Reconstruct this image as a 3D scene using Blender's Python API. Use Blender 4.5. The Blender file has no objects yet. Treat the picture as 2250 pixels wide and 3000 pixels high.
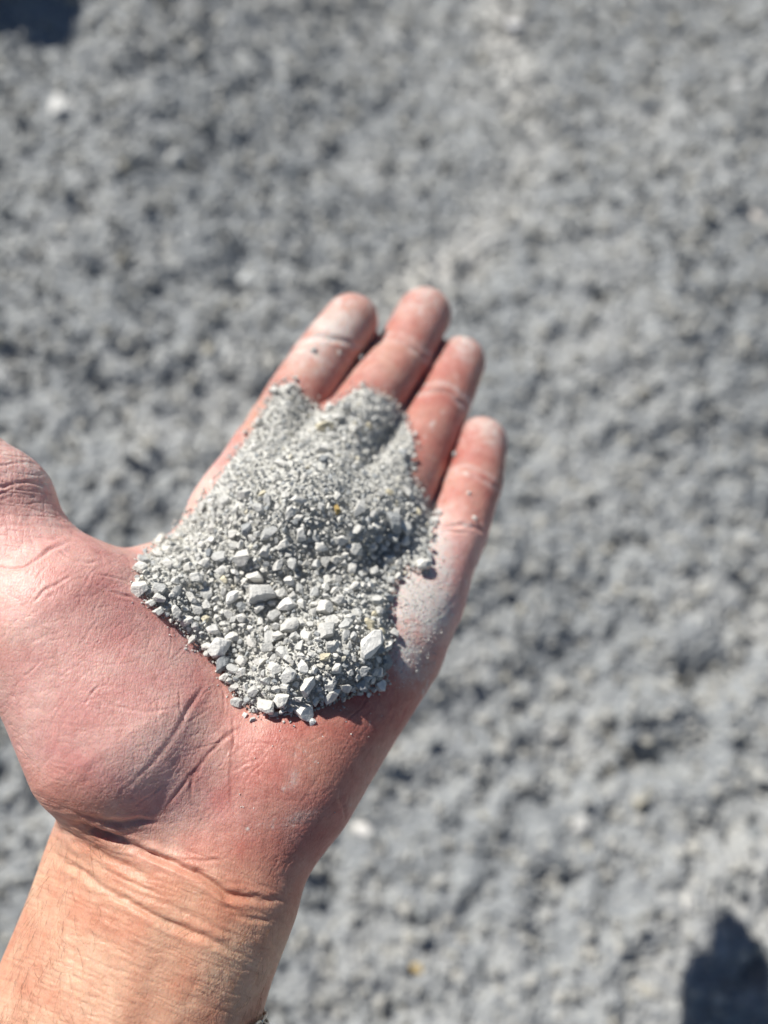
import bpy, bmesh, math, random
import numpy as np
from mathutils import Vector, Matrix, Euler
from mathutils.bvhtree import BVHTree

random.seed(7)
rng = np.random.default_rng(11)
scene = bpy.context.scene
COL = scene.collection

# ------------------------------------------------------------------ camera
F = 2500.0                     # focal length in pixels of the 2250x3000 photograph
PITCH = math.radians(66.0)     # looking down at the ground
CAM_H = 0.536
cam = bpy.data.cameras.new('camera')
cam.sensor_fit = 'VERTICAL'
cam.sensor_height = 36.0
cam.sensor_width = 27.0
cam.lens = 36.0 * F / 3000.0
cam.clip_start = 0.01
cam.clip_end = 500.0
cam.dof.use_dof = True
cam.dof.focus_distance = 0.190
cam.dof.aperture_fstop = cam.lens / 5.0
cam_o = bpy.data.objects.new('camera', cam)
cam_o.location = (0, 0, CAM_H)
cam_o.rotation_euler = (math.pi / 2 - PITCH, 0, 0)
COL.objects.link(cam_o)
scene.camera = cam_o

# ------------------------------------------------------------------ world, sun, exposure
SUN = np.array((-0.455, 0.500, 0.737)); SUN = SUN / np.linalg.norm(SUN)
world = bpy.data.worlds.new('World')
scene.world = world
world.use_nodes = True
wn = world.node_tree.nodes
wl = world.node_tree.links
bg = wn['Background']
sky = wn.new('ShaderNodeTexSky')
sky.sky_type = 'NISHITA'
sky.sun_disc = False
sky.altitude = 600
sky.dust_density = 0.4
sky.ozone_density = 1.6
sky.sun_elevation = math.asin(SUN[2])
sky.sun_rotation = math.atan2(SUN[0], SUN[1])
wl.new(sky.outputs[0], bg.inputs[0])
bg.inputs[1].default_value = 0.05

sl = bpy.data.lights.new('sun', 'SUN')
sl.energy = 5.0
sl.angle = math.radians(0.53)
sl.color = (1.0, 0.955, 0.88)
sun_o = bpy.data.objects.new('sun', sl)
sun_o.rotation_euler = Vector(SUN).to_track_quat('Z', 'Y').to_euler()
sun_o.location = tuple(SUN * 5)
COL.objects.link(sun_o)

vs = scene.view_settings
vs.view_transform = 'Standard'
vs.look = 'None'
vs.exposure = 0.32
vs.gamma = 1.0
vs.use_curve_mapping = False
scene.render.engine = 'CYCLES'
scene.cycles.use_denoising = True
scene.cycles.use_adaptive_sampling = True
scene.cycles.adaptive_threshold = 0.02
scene.cycles.max_bounces = 5
scene.cycles.diffuse_bounces = 3
scene.cycles.glossy_bounces = 2

# ------------------------------------------------------------------ camera-space helpers
RC = np.array(cam_o.rotation_euler.to_matrix())
CL = np.array(cam_o.location)
S = 1.3562                       # scale of the sketch coordinates to photograph pixels


def P(u, v, d):
    """sketch pixel + depth -> camera-aligned metres"""
    u, v = u * S, v * S
    return np.array(((u - 1125.0) / F * d, (1500.0 - v) / F * d, -d))


def to_world(p):
    return np.asarray(p) @ RC.T + CL


def to_uv(p):
    d = -p[..., 2]
    return np.stack(((p[..., 0] / d * F + 1125.0), (1500.0 - p[..., 1] / d * F)), -1)


# ------------------------------------------------------------------ noise
def _hash(ix, iy, iz, seed):
    h = (ix * 374761393 + iy * 668265263 + iz * 2147483647 + seed * 1274126177) & 0xFFFFFFFF
    h = ((h ^ (h >> 13)) * 1274126177) & 0xFFFFFFFF
    h = ((h ^ (h >> 16)) * 2246822519) & 0xFFFFFFFF
    return ((h ^ (h >> 15)) & 0xFFFFFF) / float(0xFFFFFF)


def vnoise(p, freq=1.0, seed=0):
    q = np.asarray(p) * freq
    i = np.floor(q).astype(np.int64)
    f = q - i
    f = f * f * (3 - 2 * f)
    out = 0
    for dx in (0, 1):
        wx = f[:, 0] if dx else 1 - f[:, 0]
        for dy in (0, 1):
            wy = f[:, 1] if dy else 1 - f[:, 1]
            for dz in (0, 1):
                wz = f[:, 2] if dz else 1 - f[:, 2]
                out = out + wx * wy * wz * _hash(i[:, 0] + dx, i[:, 1] + dy, i[:, 2] + dz, seed)
    return out * 2 - 1


def fbm(p, freq, octaves=4, seed=0, gain=0.5):
    a, s = 1.0, 0
    for k in range(octaves):
        s = s + a * vnoise(p, freq * 2 ** k, seed + k * 17)
        a *= gain
    return s


# ------------------------------------------------------------------ mesh and object helpers
def mesh_np(name, verts, faces, smooth=True):
    """faces: (n,3) or (n,4) array"""
    me = bpy.data.meshes.new(name)
    verts = np.asarray(verts, dtype=np.float32)
    faces = np.asarray(faces, dtype=np.int32)
    n, k = faces.shape
    me.vertices.add(len(verts))
    me.vertices.foreach_set('co', verts.ravel())
    me.loops.add(n * k)
    me.loops.foreach_set('vertex_index', faces.ravel())
    me.polygons.add(n)
    me.polygons.foreach_set('loop_start', np.arange(0, n * k, k, dtype=np.int32))
    me.polygons.foreach_set('loop_total', np.full(n, k, dtype=np.int32))
    me.update(calc_edges=True)
    me.validate()
    me.polygons.foreach_set('use_smooth', np.full(len(me.polygons), smooth, dtype=bool))
    return me


def link(name, me, mat=None, parent=None):
    o = bpy.data.objects.new(name, me)
    COL.objects.link(o)
    if mat is not None:
        me.materials.clear()
        me.materials.append(mat)
    if parent is not None:
        o.parent = parent
    return o


def tag(o, label=None, cat=None, group=None, kind=None):
    if label: o['label'] = label
    if cat: o['category'] = cat
    if group: o['group'] = group
    if kind: o['kind'] = kind
    return o


def new_mat(name):
    m = bpy.data.materials.new(name)
    m.use_nodes = True
    nt = m.node_tree
    return m, nt, nt.nodes['Principled BSDF']


def node(nt, typ, **kw):
    n = nt.nodes.new(typ)
    for k, v in kw.items():
        setattr(n, k, v)
    return n


def ramp(nt, stops):
    r = nt.nodes.new('ShaderNodeValToRGB')
    e = r.color_ramp.elements
    while len(e) < len(stops):
        e.new(0.5)
    for q, (p, c) in zip(e, stops):
        q.position = p
        q.color = (*c, 1)
    return r


# ------------------------------------------------------------------ materials
def stone_material(name, per_object, noise_scale, bump_dist, gain=1.0):
    m, nt, b = new_mat(name)
    tc = node(nt, 'ShaderNodeNewGeometry')
    at = node(nt, 'ShaderNodeAttribute', attribute_name='tint')
    val = at.outputs['Fac']
    cr = ramp(nt, [(0.0, (0.32, 0.345, 0.36)), (0.08, (0.43, 0.445, 0.445)), (0.35, (0.56, 0.56, 0.535)),
                   (0.70, (0.63, 0.62, 0.58)), (0.88, (0.70, 0.69, 0.64)), (0.92, (0.60, 0.56, 0.45)),
                   (0.96, (0.52, 0.54, 0.55)), (1.0, (0.76, 0.75, 0.71))])
    nt.links.new(val, cr.inputs[0])
    nz = node(nt, 'ShaderNodeTexNoise')
    nz.inputs['Scale'].default_value = noise_scale
    nz.inputs['Detail'].default_value = 6
    nz.inputs['Roughness'].default_value = 0.65
    nt.links.new(tc.outputs['Position'], nz.inputs['Vector'])
    mr = ramp(nt, [(0.3, (0.76 * gain,) * 3), (0.7, (1.16 * gain,) * 3)])
    nt.links.new(nz.outputs['Fac'], mr.inputs[0])
    mx = node(nt, 'ShaderNodeMix', data_type='RGBA', blend_type='MULTIPLY')
    mx.inputs['Factor'].default_value = 1
    if per_object:
        oi = node(nt, 'ShaderNodeObjectInfo')
        nt.links.new(oi.outputs['Color'], mx.inputs['A'])
    else:
        nt.links.new(cr.outputs[0], mx.inputs['A'])
    nt.links.new(mr.outputs[0], mx.inputs['B'])
    nt.links.new(mx.outputs['Result'], b.inputs['Base Color'])
    b.inputs['Roughness'].default_value = 0.88
    b.inputs['Specular IOR Level'].default_value = 0.25
    nb = node(nt, 'ShaderNodeTexNoise')
    nb.inputs['Scale'].default_value = noise_scale * 2.2
    nb.inputs['Detail'].default_value = 5
    nt.links.new(tc.outputs['Position'], nb.inputs['Vector'])
    bp = node(nt, 'ShaderNodeBump')
    bp.inputs['Strength'].default_value = 0.9
    bp.inputs['Distance'].default_value = bump_dist
    nt.links.new(nb.outputs['Fac'], bp.inputs['Height'])
    nt.links.new(bp.outputs[0], b.inputs['Normal'])
    return m


M_STONE = stone_material('crushed_stone', True, 900, 0.0003)
M_FINE = stone_material('fine_crushed_stone', False, 1200, 0.0002)
M_GSTONE = stone_material('ground_stone', False, 160, 0.002, 0.70)
M_GSTONE1 = stone_material('ground_stone_single', True, 160, 0.002)


def ground_material():
    m, nt, b = new_mat('gravel_ground')
    g = node(nt, 'ShaderNodeNewGeometry')
    n1 = node(nt, 'ShaderNodeTexNoise')
    n1.inputs['Scale'].default_value = 9
    n1.inputs['Detail'].default_value = 8
    n1.inputs['Roughness'].default_value = 0.7
    nt.links.new(g.outputs['Position'], n1.inputs['Vector'])
    cr = ramp(nt, [(0.3, (0.220, 0.238, 0.254)), (0.5, (0.288, 0.305, 0.318)), (0.7, (0.378, 0.386, 0.388))])
    nt.links.new(n1.outputs['Fac'], cr.inputs[0])
    n2 = node(nt, 'ShaderNodeTexVoronoi')
    n2.inputs['Scale'].default_value = 210
    nt.links.new(g.outputs['Position'], n2.inputs['Vector'])
    sp = node(nt, 'ShaderNodeSeparateColor')
    nt.links.new(n2.outputs['Color'], sp.inputs[0])
    mr = ramp(nt, [(0.0, (0.72, 0.73, 0.75)), (0.5, (1, 1, 1)), (1.0, (1.22, 1.2, 1.16))])
    nt.links.new(sp.outputs[0], mr.inputs[0])
    mx = node(nt, 'ShaderNodeMix', data_type='RGBA', blend_type='MULTIPLY')
    mx.inputs['Factor'].default_value = 1
    pl = node(nt, 'ShaderNodeAttribute', attribute_name='pale')
    mp = node(nt, 'ShaderNodeMix', data_type='RGBA')
    nt.links.new(pl.outputs['Fac'], mp.inputs['Factor'])
    nt.links.new(cr.outputs[0], mp.inputs['A'])
    mp.inputs['B'].default_value = (0.60, 0.59, 0.56, 1)
    nt.links.new(mp.outputs['Result'], mx.inputs['A'])
    nt.links.new(mr.outputs[0], mx.inputs['B'])
    nt.links.new(mx.outputs['Result'], b.inputs['Base Color'])
    b.inputs['Roughness'].default_value = 0.92
    b.inputs['Specular IOR Level'].default_value = 0.2
    bp = node(nt, 'ShaderNodeBump')
    bp.inputs['Strength'].default_value = 0.8
    bp.inputs['Distance'].default_value = 0.004
    bp.invert = True
    nt.links.new(n2.outputs['Distance'], bp.inputs['Height'])
    nt.links.new(bp.outputs[0], b.inputs['Normal'])
    return m


M_GROUND = ground_material()


def skin_material():
    m, nt, b = new_mat('skin')
    g = node(nt, 'ShaderNodeNewGeometry')
    at = node(nt, 'ShaderNodeAttribute', attribute_name='skin_col')
    du = node(nt, 'ShaderNodeAttribute', attribute_name='dust')
    # fine mottling
    n1 = node(nt, 'ShaderNodeTexNoise')
    n1.inputs['Scale'].default_value = 420
    n1.inputs['Detail'].default_value = 5
    nt.links.new(g.outputs['Position'], n1.inputs['Vector'])
    mr = ramp(nt, [(0.3, (0.90, 0.86, 0.85)), (0.7, (1.07, 1.09, 1.09))])
    nt.links.new(n1.outputs['Fac'], mr.inputs[0])
    mx = node(nt, 'ShaderNodeMix', data_type='RGBA', blend_type='MULTIPLY')
    mx.inputs['Factor'].default_value = 1
    nt.links.new(mr.outputs[0], mx.inputs['B'])
    nets = []
    for rot, sc, scale, wdt in (((0.3, 0.2, 0.55), (1.0, 0.28, 0.6), 900, 0.12), ((0.1, 0.4, -0.75), (1.0, 0.22, 0.5), 480, 0.05),
                                ((0.2, 0.1, 1.9), (1.0, 0.4, 0.8), 1700, 0.2)):
        mp = node(nt, 'ShaderNodeMapping')
        mp.inputs['Rotation'].default_value = rot
        mp.inputs['Scale'].default_value = sc
        nt.links.new(g.outputs['Position'], mp.inputs['Vector'])
        vo = node(nt, 'ShaderNodeTexVoronoi', feature='DISTANCE_TO_EDGE')
        vo.inputs['Scale'].default_value = scale
        nt.links.new(mp.outputs[0], vo.inputs['Vector'])
        rg = node(nt, 'ShaderNodeMapRange', interpolation_type='SMOOTHSTEP')
        rg.inputs['From Max'].default_value = wdt
        nt.links.new(vo.outputs['Distance'], rg.inputs['Value'])
        nets.append(rg)
    n_a = node(nt, 'ShaderNodeMath', operation='ADD')
    nt.links.new(nets[0].outputs[0], n_a.inputs[0])
    nt.links.new(nets[1].outputs[0], n_a.inputs[1])
    n_b = node(nt, 'ShaderNodeMath', operation='ADD')
    nt.links.new(n_a.outputs[0], n_b.inputs[0])
    nt.links.new(nets[2].outputs[0], n_b.inputs[1])
    lr = ramp(nt, [(0.0, (0.93, 0.88, 0.87)), (1.0, (1.01, 1.01, 1.01))])
    dv = node(nt, 'ShaderNodeMath', operation='DIVIDE')
    dv.inputs[1].default_value = 3.0
    nt.links.new(n_b.outputs[0], dv.inputs[0])
    nt.links.new(dv.outputs[0], lr.inputs[0])
    ml = node(nt, 'ShaderNodeMix', data_type='RGBA', blend_type='MULTIPLY')
    ml.inputs['Factor'].default_value = 1
    nt.links.new(at.outputs['Color'], ml.inputs['A'])
    nt.links.new(lr.outputs[0], ml.inputs['B'])
    nt.links.new(ml.outputs['Result'], mx.inputs['A'])
    # stone dust lying on the skin, broken up into grains
    n2 = node(nt, 'ShaderNodeTexNoise')
    n2.inputs['Scale'].default_value = 1900
    n2.inputs['Detail'].default_value = 3
    n2.inputs['Roughness'].default_value = 0.7
    nt.links.new(g.outputs['Position'], n2.inputs['Vector'])
    s1 = node(nt, 'ShaderNodeMath', operation='SUBTRACT')
    s1.inputs[1].default_value = 0.5
    nt.links.new(n2.outputs['Fac'], s1.inputs[0])
    s2 = node(nt, 'ShaderNodeMath', operation='MULTIPLY_ADD')
    s2.inputs[1].default_value = 2.2
    nt.links.new(s1.outputs[0], s2.inputs[0])
    nt.links.new(du.outputs['Fac'], s2.inputs[2])
    s3 = node(nt, 'ShaderNodeMath', operation='MULTIPLY')
    s3.use_clamp = True
    nt.links.new(s2.outputs[0], s3.inputs[0])
    s4 = node(nt, 'ShaderNodeMath', operation='MULTIPLY')
    s4.use_clamp = True
    s4.inputs[1].default_value = 1.6
    nt.links.new(du.outputs['Fac'], s4.inputs[0])
    nt.links.new(s4.outputs[0], s3.inputs[1])
    md = node(nt, 'ShaderNodeMix', data_type='RGBA')
    nt.links.new(s3.outputs[0], md.inputs['Factor'])
    nt.links.new(mx.outputs['Result'], md.inputs['A'])
    md.inputs['B'].default_value = (0.60, 0.55, 0.52, 1)
    nt.links.new(md.outputs['Result'], b.inputs['Base Color'])
    rr = node(nt, 'ShaderNodeMapRange')
    rr.inputs['To Min'].default_value = 0.45
    rr.inputs['To Max'].default_value = 0.9
    nt.links.new(s3.outputs[0], rr.inputs['Value'])
    nt.links.new(rr.outputs[0], b.inputs['Roughness'])
    b.inputs['Specular IOR Level'].default_value = 0.32
    b.inputs['Subsurface Weight'].default_value = 0.35
    b.inputs['Subsurface Radius'].default_value = (1.0, 0.36, 0.2)
    b.inputs['Subsurface Scale'].default_value = 0.0028
    # skin cells
    v = node(nt, 'ShaderNodeTexVoronoi')
    v.inputs['Scale'].default_value = 1700
    nt.links.new(g.outputs['Position'], v.inputs['Vector'])
    n3 = node(nt, 'ShaderNodeTexNoise')
    n3.inputs['Scale'].default_value = 1500
    n3.inputs['Detail'].default_value = 4
    nt.links.new(g.outputs['Position'], n3.inputs['Vector'])
    ad = node(nt, 'ShaderNodeMath', operation='ADD')
    nt.links.new(v.outputs['Distance'], ad.inputs[0])
    nt.links.new(n3.outputs['Fac'], ad.inputs[1])
    bp = node(nt, 'ShaderNodeBump')
    bp.inputs['Strength'].default_value = 0.22
    bp.inputs['Distance'].default_value = 0.00022
    nt.links.new(ad.outputs[0], bp.inputs['Height'])
    bp2 = node(nt, 'ShaderNodeBump')
    bp2.inputs['Strength'].default_value = 0.26
    bp2.inputs['Distance'].default_value = 0.00009
    nt.links.new(n_b.outputs[0], bp2.inputs['Height'])
    nt.links.new(bp.outputs[0], bp2.inputs['Normal'])
    nt.links.new(bp2.outputs[0], b.inputs['Normal'])
    return m


M_SKIN = skin_material()

# ------------------------------------------------------------------ ground
GX0, GX1, GY0, GY1 = -0.95, 0.95, -0.40, 1.55


def ground_height(xy):
    p = np.concatenate([xy, np.zeros((len(xy), 1))], 1)
    w = p + 0.012 * np.stack([vnoise(p, 25, 5), vnoise(p, 25, 6), np.zeros(len(p))], 1)
    ox = np.maximum(np.maximum(GX0 - xy[:, 0], xy[:, 0] - GX1), np.maximum(GY0 - xy[:, 1], xy[:, 1] - GY1))
    fine = np.clip(1 - ox / 0.25, 0, 1)          # small relief only where the mesh is fine enough
    near = np.clip(1.15 - (xy[:, 1] - 0.1) / 0.45, 0.25, 1.15)
    h = 0.016 * fbm(w, 5.0, 2, 3)
    lx = 0.06 - xy[:, 0] + 0.10 * vnoise(p, 3.0, 9)
    h = h + 0.24 * (np.sqrt(lx * lx + 0.01) + lx) * 0.5 * np.clip((xy[:, 1] + 0.05) / 0.4, 0, 1) / (1 + np.clip(lx - 0.3, 0, None) * 3)
    h = h + fine * (0.0030 + 0.0028 * near) * fbm(w, 55, 2, 21, 0.6)
    h = h - fine * 0.042 * near * np.clip(-vnoise(w, 30, 40) - 0.45, 0, 1) * np.clip(0.35 + 1.5 * vnoise(p, 5, 44) + 0.5 * np.clip(xy[:, 0] * 4, -0.6, 0.6), 0, 1)
    h = h + fine * 0.0030 * fbm(p, 170, 2, 31)
    return h


def build_ground():
    def axis(a, b, step, far):
        inner = np.arange(a, b + 1e-6, step)
        out = []
        x, s = 0.0, step
        while x < far:
            s *= 1.35
            x += s
            out.append(x)
        out = np.array(out)
        return np.concatenate([a - out[::-1], inner, b + out])
    xs = axis(GX0, GX1, 0.0042, 150)
    ys = axis(GY0, GY1, 0.0042, 150)
    X, Y = np.meshgrid(xs, ys)
    xy = np.stack([X.ravel(), Y.ravel()], 1)
    h = ground_height(xy)
    v = np.concatenate([xy, h[:, None]], 1)
    nx, ny = len(xs), len(ys)
    idx = np.arange(nx * ny).reshape(ny, nx)
    f = np.stack([idx[:-1, :-1], idx[:-1, 1:], idx[1:, 1:], idx[1:, :-1]], -1).reshape(-1, 4)
    me = mesh_np('ground', v, f)
    # a streak of paler stone dust running across the ground
    track = np.array([ground_point(u_, v_)[:2] for u_, v_ in ((1470, -150), (1490, 180), (1560, 420), (1400, 690), (1270, 800), (1100, 930))])
    dd, _ = poly_dist(xy, smooth_poly(track))
    p3 = np.concatenate([xy, np.zeros((len(xy), 1))], 1)
    pale = np.exp(-(dd / 0.022) ** 2) * np.clip(0.55 + 0.7 * vnoise(p3, 14, 81), 0, 1) * 0.8
    pale += 0.45 * np.clip(fbm(p3, 3.5, 3, 83) - 0.25, 0, 1)
    a = me.attributes.new('pale', 'FLOAT', 'POINT')
    a.data.foreach_set('value', np.clip(pale, 0, 1).astype(np.float32))
    o = link('ground', me, M_GROUND)
    tag(o, 'uneven grey crushed gravel ground, out of focus behind the hand', None, None, 'structure')


# ------------------------------------------------------------------ stones
def hull_shape(seed, n=13, flat=None):
    r = np.random.default_rng(seed)
    pts = r.normal(size=(n, 3))
    pts /= np.linalg.norm(pts, axis=1)[:, None]
    pts *= r.uniform(0.75, 1.0, (n, 1))
    pts *= np.array((1.0, r.uniform(0.7, 1.0), r.uniform(0.55, 0.95)))
    bm = bmesh.new()
    for p in pts:
        bm.verts.new(p)
    res = bmesh.ops.convex_hull(bm, input=bm.verts)
    loose = [v for v in bm.verts if not v.link_faces]
    bmesh.ops.delete(bm, geom=loose, context='VERTS')
    bmesh.ops.triangulate(bm, faces=bm.faces)
    bmesh.ops.recalc_face_normals(bm, faces=bm.faces)
    bm.verts.index_update()
    V = np.array([v.co[:] for v in bm.verts])
    T = np.array([[v.index for v in f.verts] for f in bm.faces])
    bm.free()
    return V, T


def ico(sub):
    bm = bmesh.new()
    bmesh.ops.create_icosphere(bm, subdivisions=sub, radius=1.0)
    V = np.array([v.co[:] for v in bm.verts])
    T = np.array([[v.index for v in f.verts] for f in bm.faces])
    bm.free()
    return V, T


ICO4 = ico(4)


def rock_shape(seed, sx=None, sharp=1.0):
    """crushed stone: a sphere cut by random planes, worn edges, small chips"""
    r = np.random.default_rng(seed)
    V = ICO4[0].copy()
    for k in range(r.integers(13, 19)):
        n = r.normal(size=3)
        n /= np.linalg.norm(n)
        c = r.uniform(0.42, 0.70)
        d = V @ n - c
        V -= np.clip(d, 0, None)[:, None] * n * 0.985
    sc = np.array((1.0, r.uniform(0.62, 0.92), r.uniform(0.42, 0.78))) if sx is None else np.array(sx)
    V *= sc
    nn = V / np.linalg.norm(V, axis=1)[:, None]
    V += nn * (0.022 * fbm(V + seed * 3.1, 2.6, 4, seed)[:, None])
    V -= (V.max(0) + V.min(0)) / 2
    V /= V.max(0)
    return V, ICO4[1]


def rand_rot(n):
    q = rng.normal(size=(n, 4))
    q /= np.linalg.norm(q, axis=1)[:, None]
    w, x, y, z = q.T
    return np.stack([np.stack([1 - 2 * (y * y + z * z), 2 * (x * y - z * w), 2 * (x * z + y * w)], -1),
                     np.stack([2 * (x * y + z * w), 1 - 2 * (x * x + z * z), 2 * (y * z - x * w)], -1),
                     np.stack([2 * (x * z - y * w), 2 * (y * z + x * w), 1 - 2 * (x * x + y * y)], -1)], 1)


HULLS = [hull_shape(100 + i, 11 + i % 5) for i in range(28)]
ROCKS = [mesh_np('stone', *rock_shape(300 + i), smooth=False) for i in range(36)]
for me in ROCKS:
    me.materials.append(M_STONE)
GROCKS = [mesh_np('ground_stone', *rock_shape(900 + i), smooth=True) for i in range(12)]
for me in GROCKS:
    me.materials.append(M_GSTONE1)


def stones_mesh(name, centers, radii, mat, tints=None):
    """many small stones in one mesh (fine gravel nobody could count)"""
    n = len(centers)
    R = rand_rot(n)
    pick = rng.integers(0, len(HULLS), n)
    Vs, Ts, C = [], [], []
    off = 0
    if tints is None:
        tints = rng.random(n)
    for k, (hv, ht) in enumerate(HULLS):
        ids = np.where(pick == k)[0]
        if not len(ids):
            continue
        pts = np.einsum('nij,vj->nvi', R[ids], hv) * radii[ids][:, None, None] + centers[ids][:, None, :]
        m = len(hv)
        tri = ht[None] + (np.arange(len(ids)) * m)[:, None, None] + off
        Vs.append(pts.reshape(-1, 3))
        Ts.append(tri.reshape(-1, 3))
        C.append(np.repeat(tints[ids], m))
        off += m * len(ids)
    V, T, C = np.concatenate(Vs), np.concatenate(Ts), np.concatenate(C)
    me = mesh_np(name, V, T, smooth=False)
    a = me.attributes.new('tint', 'FLOAT', 'POINT')
    a.data.foreach_set('value', C.astype(np.float32))
    return link(name, me, mat)


def build_ground_stones():
    n = 36000
    xy = np.stack([rng.uniform(GX0, GX1, n), rng.uniform(GY0, GY1, n)], 1)
    k = 25000                              # denser where the photograph looks
    xy[:k] = np.stack([rng.uniform(-0.60, 0.60, k), rng.uniform(-0.20, 1.02, k)], 1)
    r = 0.0015 + 0.0032 * rng.random(n) ** 1.8 + 0.004 * rng.random(n) ** 12
    c = np.concatenate([xy, (ground_height(xy) + r * rng.uniform(0.0, 0.8, n))[:, None]], 1)
    o = stones_mesh('loose_gravel', c, r, M_GSTONE)
    tag(o, 'loose grey gravel strewn all over the ground behind the hand', 'gravel', None, 'stuff')


# ------------------------------------------------------------------ hand: implicit surface
MM = 0.001


class Cap:
    def __init__(s, a, b, ra, rb, flat=1.0, n=(0, 0, 1)):
        s.a, s.b = np.asarray(a, float), np.asarray(b, float)
        s.ra, s.rb, s.flat = ra, rb, flat
        ab = s.b - s.a
        n = np.asarray(n, float)
        ax = ab / np.linalg.norm(ab)
        n = n - ax * (n @ ax)
        s.n = n / np.linalg.norm(n)

    def __call__(s, p):
        ab = s.b - s.a
        q = p - s.a
        t = np.clip(q @ ab / (ab @ ab), 0, 1)
        d = q - t[:, None] * ab
        if s.flat != 1.0:
            dn = d @ s.n
            l2 = np.einsum('ij,ij->i', d, d) + dn * dn * (1 / s.flat ** 2 - 1)
        else:
            l2 = np.einsum('ij,ij->i', d, d)
        # ease the radius so that joints swell softly
        r = s.ra + (s.rb - s.ra) * t
        return (np.sqrt(l2) - r) * (min(1.0, s.flat) ** 0.5)


def smin(a, b, k):
    h = np.clip(k - np.abs(a - b), 0, None) / k
    return np.minimum(a, b) - h * h * k * 0.25


def group(prims, k):
    def f(p):
        d = prims[0](p)
        for q in prims[1:]:
            d = smin(d, q(p), k)
        return d
    return f


def finger(pts, k=0.0035):
    """pts: (u, v, depth, radius mm) knuckle, middle joint, end joint, tip"""
    C = [P(u, v, d) for u, v, d, r in pts]
    R = [r * MM for *_, r in pts]
    prims = []
    for i in range(3):
        prims.append(Cap(C[i], C[i + 1], R[i], R[i + 1] * (0.965 if i < 2 else 1)))
        ax = C[i + 1] - C[i]
        L = np.linalg.norm(ax)
        ax /= L
        n = np.array((0, 0.25, 1.0))
        n = n - ax * (n @ ax)
        n /= np.linalg.norm(n)
        lo, hi = ((0.30, 0.66), (0.34, 0.66), (0.40, 0.88))[i]
        rr = (R[i] * 0.5 + R[i + 1] * 0.5)
        up = (0.0022, 0.0019, 0.0016)[i]
        prims.append(Cap(C[i] + ax * L * lo + n * up, C[i] + ax * L * hi + n * up, rr * 0.95, rr * 0.93))
    return group(prims, k)


INDEX = [(510, 1112, .238, 11.6), (607, 925, .254, 9.5), (690, 786, .267, 8.8), (762, 691, .276, 8.0)]
MIDDLE = [(650, 1070, .243, 13.0), (781, 892, .263, 9.7), (867, 776, .279, 9.0), (918, 678, .291, 8.6)]
RING = [(800, 1150, .241, 12.5), (890, 1000, .262, 10.0), (953, 870, .278, 9.1), (993, 782, .290, 8.1)]
PINKY = [(900, 1285, .234, 11.6), (983, 1150, .250, 8.9), (1023, 1040, .262, 8.2), (1040, 954, .272, 7.4)]

fingers = [finger(x) for x in (INDEX, MIDDLE, RING, PINKY)]
palm = group([
    Cap(P(368, 1895, .2080), P(142, 2520, .1950), .0318, .0342, 0.70, (-0.38, 0, 1)),
    Cap(P(142, 2520, .1950), P(-130, 3300, .200), .0342, .0420, 0.75, (-0.38, 0, 1)),
    Cap(P(384, 1840, .2080), P(450, 1650, .2150), .0306, .0330, 0.58, (-0.55, 0.1, 1)),
    Cap(P(400, 1650, .219), P(512, 1114, .240), .0160, .0120),
    Cap(P(450, 1640, .222), P(650, 1070, .243), .0155, .0135),
    Cap(P(530, 1650, .221), P(790, 1150, .241), .0155, .0130),
    Cap(P(610, 1640, .222), P(900, 1285, .2355), .0160, .0118),
    Cap(P(610, 1664, .2105), P(824, 1390, .2275), .0197, .0163),
    Cap(P(272, 1578, .2035), P(130, 1345, .2040), .0238, .0195),
    Cap(P(400, 1640, .212), P(300, 1380, .214), .0200, .0165),
    Cap(P(125, 1335, .212), P(435, 1232, .234), .0108, .0112),
    Cap(P(130, 1340, .2065), P(45, 1225, .207), .0175, .0136),
], 0.010)
thumb = group([
    Cap(P(45, 1232, .207), P(2, 1088, .2085), .0134, .0119),
    Cap(P(2, 1088, .2085), P(-110, 985, .213), .0119, .0100),
    Cap(P(-30, 1055, .2068), P(-85, 1005, .2095), .0107, .0100),
], 0.004)


def hand_sdf(p):
    d = palm(p)
    d = smin(d, thumb(p), 0.005)
    fd = fingers[0](p)
    for f in fingers[1:]:
        fd = smin(fd, f(p), 0.0012)
    return smin(d, fd, 0.007)


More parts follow.
